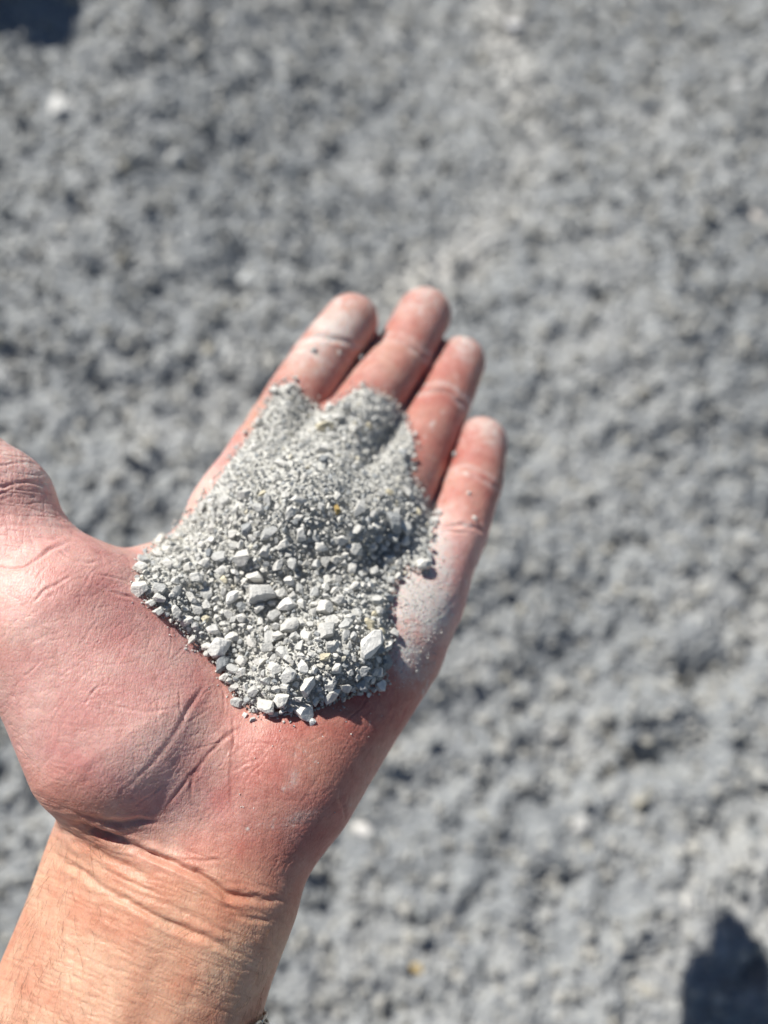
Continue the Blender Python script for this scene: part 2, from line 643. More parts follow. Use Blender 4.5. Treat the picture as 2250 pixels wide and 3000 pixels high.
def surface_nets(fn, lo, hi, h):
    n = np.ceil((hi - lo) / h).astype(int) + 1
    # coarse pass picks the points worth evaluating
    q = 5
    nc = n // q + 2
    gc = np.stack(np.meshgrid(*[np.arange(k) for k in nc], indexing='ij'), -1).reshape(-1, 3)
    vc = fn(lo + gc * (h * q)).reshape(nc)
    near = np.abs(vc) < h * q * 1.9
    full = np.empty(n, dtype=np.float32)
    I = [np.clip((np.arange(k) + q // 2) // q, 0, m - 1) for k, m in zip(n, nc)]
    full[:] = vc[np.ix_(*I)]
    mask = near[np.ix_(*I)]
    ids = np.argwhere(mask)
    out = np.empty(len(ids), dtype=np.float32)
    for s in range(0, len(ids), 400000):
        out[s:s + 400000] = fn(lo + ids[s:s + 400000] * h)
    full[mask] = out
    inside = full < 0
    c = np.zeros(n - 1, dtype=np.int8)
    for dx in (0, 1):
        for dy in (0, 1):
            for dz in (0, 1):
                c += inside[dx:n[0] - 1 + dx, dy:n[1] - 1 + dy, dz:n[2] - 1 + dz]
    act = (c > 0) & (c < 8)
    cells = np.argwhere(act)
    vid = -np.ones(n - 1, dtype=np.int64)
    vid[act] = np.arange(len(cells))
    acc = np.zeros((len(cells), 3))
    cnt = np.zeros(len(cells))
    corners = [(x, y, z) for x in (0, 1) for y in (0, 1) for z in (0, 1)]
    for a in corners:
        for ax in range(3):
            if a[ax] == 0:
                b = list(a); b[ax] = 1
                ia, ib = cells + a, cells + b
                fa, fb = full[tuple(ia.T)], full[tuple(ib.T)]
                x = (fa < 0) != (fb < 0)
                t = np.where(x, fa / np.where(fa - fb == 0, 1, fa - fb), 0)
                pos = ia + t[:, None] * (np.array(b) - np.array(a))
                acc[x] += pos[x]
                cnt[x] += 1
    verts = lo + acc / cnt[:, None] * h
    quads = []
    for ax in range(3):
        o1, o2 = (ax + 1) % 3, (ax + 2) % 3
        sl_a = [slice(None)] * 3; sl_b = [slice(None)] * 3
        sl_a[ax] = slice(0, n[ax] - 1); sl_b[ax] = slice(1, n[ax])
        A, B = inside[tuple(sl_a)], inside[tuple(sl_b)]
        e = np.argwhere(A != B)
        ok = (e[:, o1] > 0) & (e[:, o2] > 0) & (e[:, o1] < n[o1] - 1) & (e[:, o2] < n[o2] - 1)
        e = e[ok]
        s = A[tuple(e.T)]
        def cell(d1, d2):
            k = e.copy(); k[:, o1] -= d1; k[:, o2] -= d2
            return vid[tuple(k.T)]
        Q = np.stack([cell(0, 0), cell(1, 0), cell(1, 1), cell(0, 1)], 1)
        Q[~s] = Q[~s][:, ::-1]
        quads.append(Q)
    return verts, np.concatenate(quads)


def sdf_grad(p, fn, e=0.0003, d0=None):
    g = np.empty_like(p)
    d0 = fn(p) if d0 is None else d0
    for k in range(3):
        dp = np.zeros(3); dp[k] = e
        g[:, k] = fn(p + dp) - d0
    l = np.linalg.norm(g, axis=1)
    return g / l[:, None], l / e


def poly_dist(uv, poly):
    """distance in photograph pixels to a polyline, and the parameter along it"""
    best = np.full(len(uv), 1e9)
    tt = np.zeros(len(uv))
    poly = np.asarray(poly, float)
    L = np.concatenate([[0], np.cumsum(np.linalg.norm(np.diff(poly, axis=0), axis=1))])
    for i in range(len(poly) - 1):
        a, b = poly[i], poly[i + 1]
        ab = b - a
        t = np.clip((uv - a) @ ab / (ab @ ab), 0, 1)
        d = np.linalg.norm(uv - a - t[:, None] * ab, axis=1)
        m = d < best
        best[m] = d[m]
        tt[m] = (L[i] + t[m] * (L[i + 1] - L[i])) / L[-1]
    return best, tt


def smooth_poly(pts, n=6):
    pts = np.asarray(pts, float)
    if len(pts) < 3:
        return pts
    P4 = np.concatenate([[2 * pts[0] - pts[1]], pts, [2 * pts[-1] - pts[-2]]])
    out = []
    for i in range(1, len(P4) - 2):
        for t in np.linspace(0, 1, n, endpoint=False):
            p0, p1, p2, p3 = P4[i - 1:i + 3]
            out.append(0.5 * ((2 * p1) + (-p0 + p2) * t + (2 * p0 - 5 * p1 + 4 * p2 - p3) * t * t + (-p0 + 3 * p1 - 3 * p2 + p3) * t ** 3))
    out.append(pts[-1])
    return np.array(out)


def c4(pts): return smooth_poly([(x / 1.659, 1900 + y / 1.659) for x, y in pts])
def c2(pts): return smooth_poly([(x / 2.552, 1250 + y / 2.552) for x, y in pts])
def c1(pts): return smooth_poly([(700 + x / 1.952, 800 + y / 1.952) for x, y in pts])
def c5(pts): return smooth_poly([(450 + x / 1.843, 1900 + y / 1.843) for x, y in pts])


# creases of the palm, wrist and fingers: line, depth mm, half width mm
CREASES = [
    (c4([(1020, 120), (960, 230), (905, 310), (860, 400), (800, 490), (720, 580), (650, 650), (590, 700)]), .55, .42),
    (c4([(1190, 370), (1110, 420), (1040, 490), (980, 560), (935, 640), (930, 760)]), .42, .34),
    (c4([(985, 540), (930, 610), (870, 690), (800, 790)]), .35, .30),
    (c4([(1135, 300), (1130, 500), (1120, 640), (1115, 750)]), .30, .22),
    (c4([(1240, 480), (1260, 600), (1268, 720)]), .20, .22),
    (c4([(380, 180), (540, 270), (700, 305), (900, 290)]), .22, .25),
    (c4([(120, 350), (300, 370), (520, 380), (650, 372)]), .15, .22),
    (c4([(240, 755), (300, 820), (370, 850), (470, 890), (600, 945), (720, 1000), (850, 1050), (960, 1100), (1040, 1150), (1100, 1195), (1200, 1212), (1330, 1222), (1430, 1215)]), 1.5, .75),
    (c4([(300, 770), (380, 810), (480, 835), (580, 850), (680, 838), (780, 850)]), .65, .6),
    (c4([(1080, 1205), (1150, 1290), (1230, 1320), (1400, 1312)]), .35, .5),
    (c4([(260, 850), (400, 950), (500, 1010), (620, 1060), (720, 1120)]), .7, .9),
    (c4([(230, 960), (300, 1030), (400, 1090), (520, 1170), (640, 1240), (760, 1310), (900, 1370), (1050, 1430), (1150, 1480), (1210, 1500)]), .95, .75),
    (c4([(700, 1200), (820, 1250), (950, 1310), (1080, 1370), (1200, 1420)]), .30, .5),
    (c4([(420, 1020), (560, 1100), (700, 1160), (820, 1220)]), .22, .4),
    (c4([(860, 1020), (980, 1035), (1090, 1020)]), .25, .4),
    (c5([(1000, 780), (1025, 850), (1045, 930)]), .35, .4),
    (c2([(-60, 470), (30, 445), (120, 425), (220, 412), (350, 440)]), .55, .38),
    (c2([(-60, 520), (40, 480), (140, 440)]), .30, .3),
    (c2([(-60, 300), (60, 285), (140, 270), (220, 300)]), .18, .25),
    (c2([(530, 850), (400, 910), (290, 980), (200, 1040), (80, 1060), (-40, 1050)]), .50, .42),
    (c2([(440, 900), (500, 960), (640, 1010), (760, 1010)]), .25, .3),
    (c2([(700, 1140), (780, 1200), (900, 1250), (1010, 1290), (1150, 1380), (1300, 1470)]), .35, .32),
    (c2([(720, 1090), (860, 1130), (1000, 1180)]), .2, .25),
    (c2([(240, 1330), (330, 1230), (430, 1170), (560, 1110)]), .2, .35),
    (c1([(340, 400), (450, 365), (580, 385), (740, 440)]), .80, .75),
    (c1([(780, 400), (900, 385), (1000, 440), (1070, 510)]), .95, .75),
    (c1([(800, 350), (910, 345), (1010, 400), (1090, 460)]), .45, .5),
    (c1([(1020, 700), (1150, 670), (1230, 710), (1320, 800)]), .95, .75),
    (c1([(1060, 640), (1160, 630), (1250, 670), (1330, 750)]), .4, .5),
    (c1([(1160, 1180), (1270, 1140), (1370, 1170), (1480, 1240)]), .85, .65),
    (c1([(1190, 1130), (1290, 1100), (1390, 1130), (1480, 1190)]), .4, .45),
    (c1([(1120, 1450), (1230, 1440), (1330, 1450), (1440, 1490)]), .7, .55),
    (c1([(1120, 1480), (1220, 1480), (1330, 1490)]), .25, .35),
]


_r = random.Random(5)
for _k in range(70):                       # the net of small lines between the main creases
    _x, _y = _r.uniform(20, 1050), _r.uniform(1650, 2350)
    _a = _r.choice((-0.95, -0.7, 0.35, 0.6, 1.5, 2.6)) + _r.gauss(0, 0.15)
    _l, _b = _r.uniform(40, 150), _r.gauss(0, 0.25)
    _p = [(_x, _y)]
    for _i in range(4):
        _x, _y = _x + math.cos(_a) * _l / 4, _y + math.sin(_a) * _l / 4
        _a += _b / 2 + _r.gauss(0, 0.12)
        _p.append((_x, _y))
    CREASES.append((smooth_poly(_p, 3), _r.uniform(0.08, 0.17), _r.uniform(0.18, 0.26)))


def build_hand():
    lo = np.array((-0.160, -0.295, -0.315))
    hi = np.array((0.045, 0.105, -0.150))
    V, Q = surface_nets(hand_sdf, lo, hi, 0.0012)
    for it in range(2):
        d = hand_sdf(V)
        g, l = sdf_grad(V, hand_sdf, d0=d)
        V = V - g * (d / np.maximum(l, 0.3))[:, None]
    me = mesh_np('hand', V, Q)
    bm = bmesh.new()
    bm.from_mesh(me)

    def refine(test):
        sel = [f for f in bm.faces if test(f)]
        ed = list({e for f in sel for e in f.edges})
        bmesh.ops.subdivide_edges(bm, edges=ed, cuts=1, use_grid_fill=True)

    def facing(f):
        c = f.calc_center_median()
        n = f.normal
        if n.dot(-c) < -0.25 * c.length:
            return False
        u = c.x / -c.z * F + 1125
        v = 1500 - c.y / -c.z * F
        return -150 < u < 2400 and v < 3150
    bm.normal_update()
    refine(facing)
    bm.normal_update()

    def facing2(f):
        c = f.calc_center_median()
        n = f.normal
        if n.dot(-c) < 0.05 * c.length:
            return False
        u = c.x / -c.z * F + 1125
        v = 1500 - c.y / -c.z * F
        return -30 < u < 2400 and 1250 < v < 3030
    refine(facing2)
    bm.to_mesh(me)
    bm.free()
    n = len(me.vertices)
    V = np.empty(n * 3, dtype=np.float32)
    me.vertices.foreach_get('co', V)
    V = V.reshape(-1, 3).astype(float)
    d = hand_sdf(V)
    N, l = sdf_grad(V, hand_sdf, d0=d)
    V = V - N * (d / np.maximum(l, 0.3))[:, None]
    # ---- relief
    uv = to_uv(V)
    dep = -V[:, 2]
    mm_px = F / dep * MM                      # photograph pixels per millimetre at each vertex
    front = np.einsum('ij,ij->i', N, -V / np.linalg.norm(V, axis=1)[:, None])
    fr = np.clip((front + 0.05) / 0.25, 0, 1)
    off = np.zeros(n)
    wob = np.stack([vnoise(V, 500, 71), vnoise(V, 500, 72)], 1)
    for ci, (line, depth, half) in enumerate(CREASES):
        if ci < 7:
            depth, half = depth * 0.48, half * 1.3
        lo_ = line.min(0) - 90
        hi_ = line.max(0) + 90
        m = np.where((uv[:, 0] > lo_[0]) & (uv[:, 0] < hi_[0]) & (uv[:, 1] > lo_[1]) & (uv[:, 1] < hi_[1]) & (fr > 0))[0]
        if not len(m):
            continue
        dd, tt = poly_dist(uv[m] + wob[m] * 4.0, line)
        x = dd / mm_px[m] / half
        fade = np.clip(np.minimum(tt, 1 - tt) / 0.22, 0.08, 1) * (0.75 + 0.5 * vnoise(V[m], 160, 73))
        off[m] += fr[m] * fade * depth * MM * (-np.exp(-x * x) + 0.28 * np.exp(-((x - 2.2) / 1.1) ** 2))
    # skin folds and fine lines: ridged noise stretched along the folds
    ua = uv / 13.0                            # about millimetres
    def lines(ang, along, across, seed, z=0.0):
        ca, sa = math.cos(ang), math.sin(ang)
        a = ua[:, 0] * ca + ua[:, 1] * sa
        b = -ua[:, 0] * sa + ua[:, 1] * ca
        q = np.stack([a / along, b / across, dep * 60 + z], 1)
        return 1 - np.abs(vnoise(q, 1.0, seed)) * 2.0
    y = uv[:, 1]
    xq = uv[:, 0]
    wrist_line = 2330 + 0.36 * (xq - 150)      # where hand becomes forearm
    arm = np.clip((y - wrist_line) / 60 + 0.5, 0, 1)
    armc = np.clip((y - wrist_line + 40 + 60 * vnoise(V, 60, 58)) / 300 + 0.3, 0, 1)
    palmw = 1 - arm
    thumbw = np.clip((260 - xq) / 80, 0, 1) * np.clip((1680 - y) / 90, 0, 1)
    fing = np.clip((1560 - y) / 120, 0, 1) * (1 - thumbw)
    f1 = np.clip(lines(0.42, 9, 1.15, 201), 0, 1) ** 2
    f2 = np.clip(lines(0.30, 5, 0.62, 202), 0, 1) ** 2
    off += fr * arm * MM * (-0.16 * f1 - 0.10 * f2)
    l1 = np.clip(lines(-0.9, 9, 1.3, 203), 0, 1) ** 14
    l2 = np.clip(lines(0.55, 8, 1.4, 204), 0, 1) ** 14
    l3 = np.clip(lines(0.15, 3, 0.42, 205), 0, 1) ** 2
    l4 = np.clip(lines(2.9, 7, 1.0, 206), 0, 1) ** 12
    off += fr * palmw * (1 - thumbw) * MM * (-0.09 * l1 - 0.10 * l2 - 0.035 * l3 - 0.07 * l4)
    t1 = np.clip(lines(0.12, 6, 0.75, 207), 0, 1) ** 2
    t2 = np.clip(lines(1.5, 4, 1.3, 208), 0, 1) ** 4
    off += fr * thumbw * MM * (-0.19 * t1 - 0.11 * t2)
    off += fr * MM * 0.07 * fbm(V, 80, 2, 91)
    # tendons and veins of the forearm
    sx = (xq - 500) + (y - 2600) * 0.33
    tend = 0.8 * np.exp(-((sx + 30) / 70) ** 2) + 0.6 * np.exp(-((sx - 150) / 55) ** 2) - 0.5 * np.exp(-((sx - 65) / 50) ** 2)
    tend = tend * (0.7 + 0.6 * vnoise(V, 70, 97))
    off += fr * np.clip((y - wrist_line - 60) / 200, 0, 1) * MM * tend
    V = V + N * off[:, None]
    # ---- colour of the skin
    pink = np.array((0.66, 0.37, 0.335))
    rosy_shaded = np.array((0.49, 0.215, 0.180))  # natural redness, darkened to stand in for shade on the lower right heel
    tan = np.array((0.63, 0.355, 0.245))
    redf = np.array((0.47, 0.215, 0.175))
    m1 = np.clip(0.5 + 0.55 * fbm(V, 60, 3, 55), 0, 1)[:, None]
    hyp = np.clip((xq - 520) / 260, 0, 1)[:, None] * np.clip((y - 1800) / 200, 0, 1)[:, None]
    colp = pink * (1 - hyp) + rosy_shaded * hyp
    fw = fing[:, None] * np.clip((xq - 620) / 100, 0, 1)[:, None]
    colp = colp * (1 - fw) + redf * fw
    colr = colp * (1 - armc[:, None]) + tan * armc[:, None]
    m2 = np.clip(0.5 + 0.6 * fbm(V, 190, 3, 59), 0, 1)[:, None]
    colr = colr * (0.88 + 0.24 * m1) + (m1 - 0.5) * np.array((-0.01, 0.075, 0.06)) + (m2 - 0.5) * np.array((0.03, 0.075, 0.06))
    yel = np.clip(fbm(V, 35, 2, 77) - 0.3, 0, 1)[:, None] * palmw[:, None] * 0.8
    colr = colr * (1 - 0.5 * yel) + np.array((0.62, 0.40, 0.25)) * 0.5 * yel
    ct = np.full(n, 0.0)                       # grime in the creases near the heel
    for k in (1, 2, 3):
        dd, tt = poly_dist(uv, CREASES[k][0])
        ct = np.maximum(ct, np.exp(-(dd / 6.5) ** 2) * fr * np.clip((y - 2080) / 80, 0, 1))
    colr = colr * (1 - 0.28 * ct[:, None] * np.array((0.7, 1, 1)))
    # ---- stone dust
    dust = np.zeros(n)
    def blob(u, v, r, a, asp=1.0, ang=0.0):
        du, dv = xq - u, y - v
        p_ = du * math.cos(ang) + dv * math.sin(ang)
        q_ = -du * math.sin(ang) + dv * math.cos(ang)
        return a * np.exp(-((p_ / r) ** 2 + (q_ / (r * asp)) ** 2))
    for (u, v, r, a) in [(960, 950, 150, .22), (1030, 880, 70, .12), (1240, 850, 80, .38), (1355, 1000, 70, .36), (1410, 1240, 75, .38),
                         (1465, 1280, 40, .25), (985, 960, 60, .35), (905, 1040, 60, .3)]:
        dust += blob(u, v, r, a)
    dust += blob(1235, 1760, 95, 1.0, .75, 0.9) + blob(1190, 1920, 80, .55, .6, 1.1) + blob(1300, 1640, 60, .6, .5, 1.2)
    dust += blob(880, 2395, 60, .55, .35, -0.35) + blob(850, 2300, 30, .35, .5, -0.5) + blob(860, 1990 + 280, 24, .3)
    dust += blob(545, 1895, 22, .45, .5, 0.9) + blob(120, 1390, 70, .42, .5, 0.7) + blob(130, 1500, 60, .25)
    dust += blob(20, 1330, 60, .3) + blob(650, 1150, 70, .3, 2.0, 0.6) + blob(800, 1010, 60, .22)
    dust += thumbw * 0.24
    for ln, dp_, hf_ in CREASES[24:34]:          # dust packed into the finger creases
        dd, tt = poly_dist(uv, ln)
        dust += 0.34 * np.exp(-(dd / 8.0) ** 2) * fing
    dust += fw[:, 0] * (0.15 + 0.16 * np.clip(vnoise(V, 120, 62), 0, 1)) + blob(560, 1420, 120, .25, 2.4, 0.95)
    dust += blob(1230, 1740, 150, .55, .65, 1.25) + blob(1290, 1560, 120, .42, .6, 1.3) + blob(1200, 1930, 110, .38, .6, 1.2)
    dust *= (0.9 + 0.28 * vnoise(V, 220, 66) + 0.35 * vnoise(V, 700, 65))
    # scattered flecks
    fl = vnoise(V, 900, 67) * 0.6 + vnoise(V, 260, 68) * 0.55
    dust += np.clip(fl - 0.56, 0, 1) * 1.6 * palmw * np.clip((xq - 450) / 200, 0.25, 1)
    dust = np.clip(dust, 0, 1.1) * np.clip(fr + 0.3, 0, 1)
    W = to_world(V)
    me.vertices.foreach_set('co', W.astype(np.float32).ravel())
    me.update()
    me.polygons.foreach_set('use_smooth', np.ones(len(me.polygons), dtype=bool))
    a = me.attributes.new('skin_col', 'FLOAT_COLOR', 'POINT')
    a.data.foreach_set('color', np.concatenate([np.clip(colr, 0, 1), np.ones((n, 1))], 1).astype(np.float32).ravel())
    a = me.attributes.new('dust', 'FLOAT', 'POINT')
    a.data.foreach_set('value', dust.astype(np.float32))
    o = link('hand', me, M_SKIN)
    tag(o, 'dusty open left hand and forearm, palm up, holding a heap of grey gravel', 'hand')
    return o


def ground_point(u, v):
    r = to_world(np.array(((u - 1125) / F, (1500 - v) / F, -1.0))) - CL
    t = -CL[2] / r[2]
    for _ in range(10):                    # meet the uneven ground, not just its mean level
        p = CL + r * t
        t += 0.7 * (ground_height(p[None, :2])[0] - p[2]) / r[2]
    p = CL + r * t
    return p[0], p[1], t


build_ground()
build_ground_stones()
hand = build_hand()

# ------------------------------------------------------------------ gravel heap in the palm
HEAP = np.array([(290, 1235), (310, 1190), (360, 1150), (410, 1100), (450, 1050), (490, 990), (530, 940), (562, 885), (590, 830),
                 (635, 815), (660, 855), (700, 882), (740, 850), (790, 825), (830, 850), (868, 870), (882, 900), (905, 960),
                 (893, 1020), (920, 1070), (948, 1105), (940, 1160), (930, 1205), (925, 1240), (885, 1230), (858, 1260),
                 (848, 1330), (858, 1375), (835, 1430), (836, 1478), (790, 1495), (730, 1515), (670, 1535), (630, 1545),
                 (590, 1540), (540, 1535), (510, 1515), (485, 1475), (468, 1440), (420, 1395), (380, 1355), (335, 1320),
                 (300, 1285)], float) * S


def in_poly(uv, poly):
    x, y = uv[:, 0], uv[:, 1]
    c = np.zeros(len(uv), dtype=bool)
    j = len(poly) - 1
    for i in range(len(poly)):
        xi, yi = poly[i]
        xj, yj = poly[j]
        hit = ((yi > y) != (yj > y)) & (x < (xj - xi) * (y - yi) / (yj - yi + 1e-12) + xi)
        c ^= hit
        j = i
    return c


HU0, HV0, HSTEP = 340.0, 1050.0, 5.0
HNU, HNV = 196, 226


def blur(a, n):
    for _ in range(n):
        b = np.pad(a, 1, mode='edge')
        a = (b[:-2, 1:-1] + b[2:, 1:-1] + b[1:-1, :-2] + b[1:-1, 2:] + 2 * b[1:-1, 1:-1]) / 6.0
    return a


def heap_surface():
    bm = bmesh.new()
    bm.from_mesh(hand.data)
    tree = BVHTree.FromBMesh(bm)
    bm.free()
    uu, vv = np.meshgrid(HU0 + np.arange(HNU) * HSTEP, HV0 + np.arange(HNV) * HSTEP)
    dep = np.zeros(uu.shape)
    ok = np.zeros(uu.shape, dtype=bool)
    org = Vector(CL)
    rays = to_world(np.stack([(uu - 1125) / F, (1500 - vv) / F, -np.ones_like(uu)], -1).reshape(-1, 3)) - CL
    for i, r in enumerate(rays):
        L = np.linalg.norm(r)
        hit = tree.ray_cast(org, Vector(r / L), 0.5)
        if hit[0] is not None:
            dep.flat[i] = hit[3] / L
            ok.flat[i] = True
    # gaps between the fingers: fill smoothly from their borders
    val = np.where(ok, dep, 0.0)
    w = ok.astype(float)
    base = val.copy()
    for n in (3, 10, 40, 160):
        bv, bw = blur(val, n), blur(w, n)
        fill = (~ok) & (base == 0) & (bw > 0.02)
        base[fill] = (bv / np.maximum(bw, 1e-6))[fill]
    base[base == 0] = 0.25
    base = blur(base, 6)
    uv = np.stack([uu.ravel(), vv.ravel()], 1)
    dd, _ = poly_dist(uv, np.concatenate([HEAP, HEAP[:1]]))
    ins = in_poly(uv, HEAP)
    dist = np.where(ins, dd, -dd).reshape(uu.shape) * base / F      # metres from the heap's edge
    dm = np.clip(dist, 0, None)
    h = 0.0130 * (1 - np.exp(-dm / 0.0115)) + 0.0008
    x, y = uu / S, vv / S
    def g(u, v, su, sv, a, ang=0.0):
        p = (x - u) * math.cos(ang) + (y - v) * math.sin(ang)
        q = -(x - u) * math.sin(ang) + (y - v) * math.cos(ang)
        return a * np.exp(-(p / su) ** 2 - (q / sv) ** 2)
    ed = 1 - np.exp(-dm / 0.006)
    h = h + ed * (g(600, 1090, 170, 95, .0050, -0.25) - g(845, 1180, 60, 85, .0038, 0.3) - g(780, 930, 150, 70, .0035, 0.2)
                  + g(640, 1400, 160, 90, .0015) - g(655, 945, 50, 70, .0025))
    q = np.stack([uu.ravel() / 13, vv.ravel() / 13, np.zeros(uu.size)], 1)
    h = h + ed * (0.0011 * fbm(q, 0.16, 3, 301)).reshape(uu.shape)
    return base, h, dist


H_BASE, H_H, H_DIST = heap_surface()
H_TOP = H_BASE - H_H


def sample(grid, uv):
    x = np.clip((uv[:, 0] - HU0) / HSTEP, 0, HNU - 1.001)
    y = np.clip((uv[:, 1] - HV0) / HSTEP, 0, HNV - 1.001)
    i, j = x.astype(int), y.astype(int)
    fx, fy = x - i, y - j
    return (grid[j, i] * (1 - fx) * (1 - fy) + grid[j, i + 1] * fx * (1 - fy) + grid[j + 1, i] * (1 - fx) * fy + grid[j + 1, i + 1] * fx * fy)


def uvd(uv, d):
    return np.stack([(uv[:, 0] - 1125) / F * d, (1500 - uv[:, 1]) / F * d, -d], -1)


def heap_normal(uv):
    e = 6.0
    du, dv = np.array((e, 0)), np.array((0, e))
    px = uvd(uv + du, sample(H_TOP, uv + du)) - uvd(uv - du, sample(H_TOP, uv - du))
    py = uvd(uv + dv, sample(H_TOP, uv + dv)) - uvd(uv - dv, sample(H_TOP, uv - dv))
    n = np.cross(py, px)
    n /= np.linalg.norm(n, axis=1)[:, None]
    n[n[:, 2] < 0] *= -1
    return n


def tint_colour(t):
    stops = [(0.0, (0.27, 0.29, 0.305)), (0.10, (0.37, 0.385, 0.39)), (0.30, (0.52, 0.525, 0.51)), (0.70, (0.62, 0.61, 0.575)),
             (0.90, (0.69, 0.68, 0.64)), (1.0, (0.77, 0.76, 0.73))]
    for (a, ca), (b, cb) in zip(stops, stops[1:]):
        if t <= b:
            k = (t - a) / (b - a)
            return tuple(np.array(ca) * (1 - k) + np.array(cb) * k)
    return stops[-1][1]


BEIGE = (0.58, 0.53, 0.40)
OCHRE = (0.46, 0.33, 0.13)


def place_stone(uv, r, sx, ang, colour, label, lift, mesh=None, tilt=0.35, group='gravel stones heaped in the palm'):
    """r: half length in metres; sx: proportions; ang: turn in the picture"""
    uv = np.array([uv], float)
    nrm = heap_normal(uv)[0]
    d = sample(H_TOP, uv)[0]
    c = uvd(uv, np.array([d]))[0] + nrm * lift
    up = Vector(to_world(nrm) - CL)
    ref = Vector(to_world(np.array((math.cos(ang), math.sin(ang), 0))) - CL)
    ref = (ref - up * ref.dot(up)).normalized()
    m = Matrix((ref, up.cross(ref), up)).transposed()
    m = m @ Euler((random.uniform(-tilt, tilt), random.uniform(-tilt, tilt), 0)).to_matrix()
    me = mesh or random.choice(ROCKS)
    o = bpy.data.objects.new('gravel_stone', me)
    COL.objects.link(o)
    o.location = to_world(c)
    o.rotation_euler = m.to_euler()
    o.scale = (r * sx[0], r * sx[1], r * sx[2])
    o.color = (*colour, 1)
    tag(o, label, 'stone', group)
    return o


# stones one can point at: photograph pixel, width and height there, turn, colour, label
def k3(x, y): return (350 + x / 1.659, 1500 + y / 1.659)
def k1(x, y): return (700 + x / 1.952, 800 + y / 1.952)


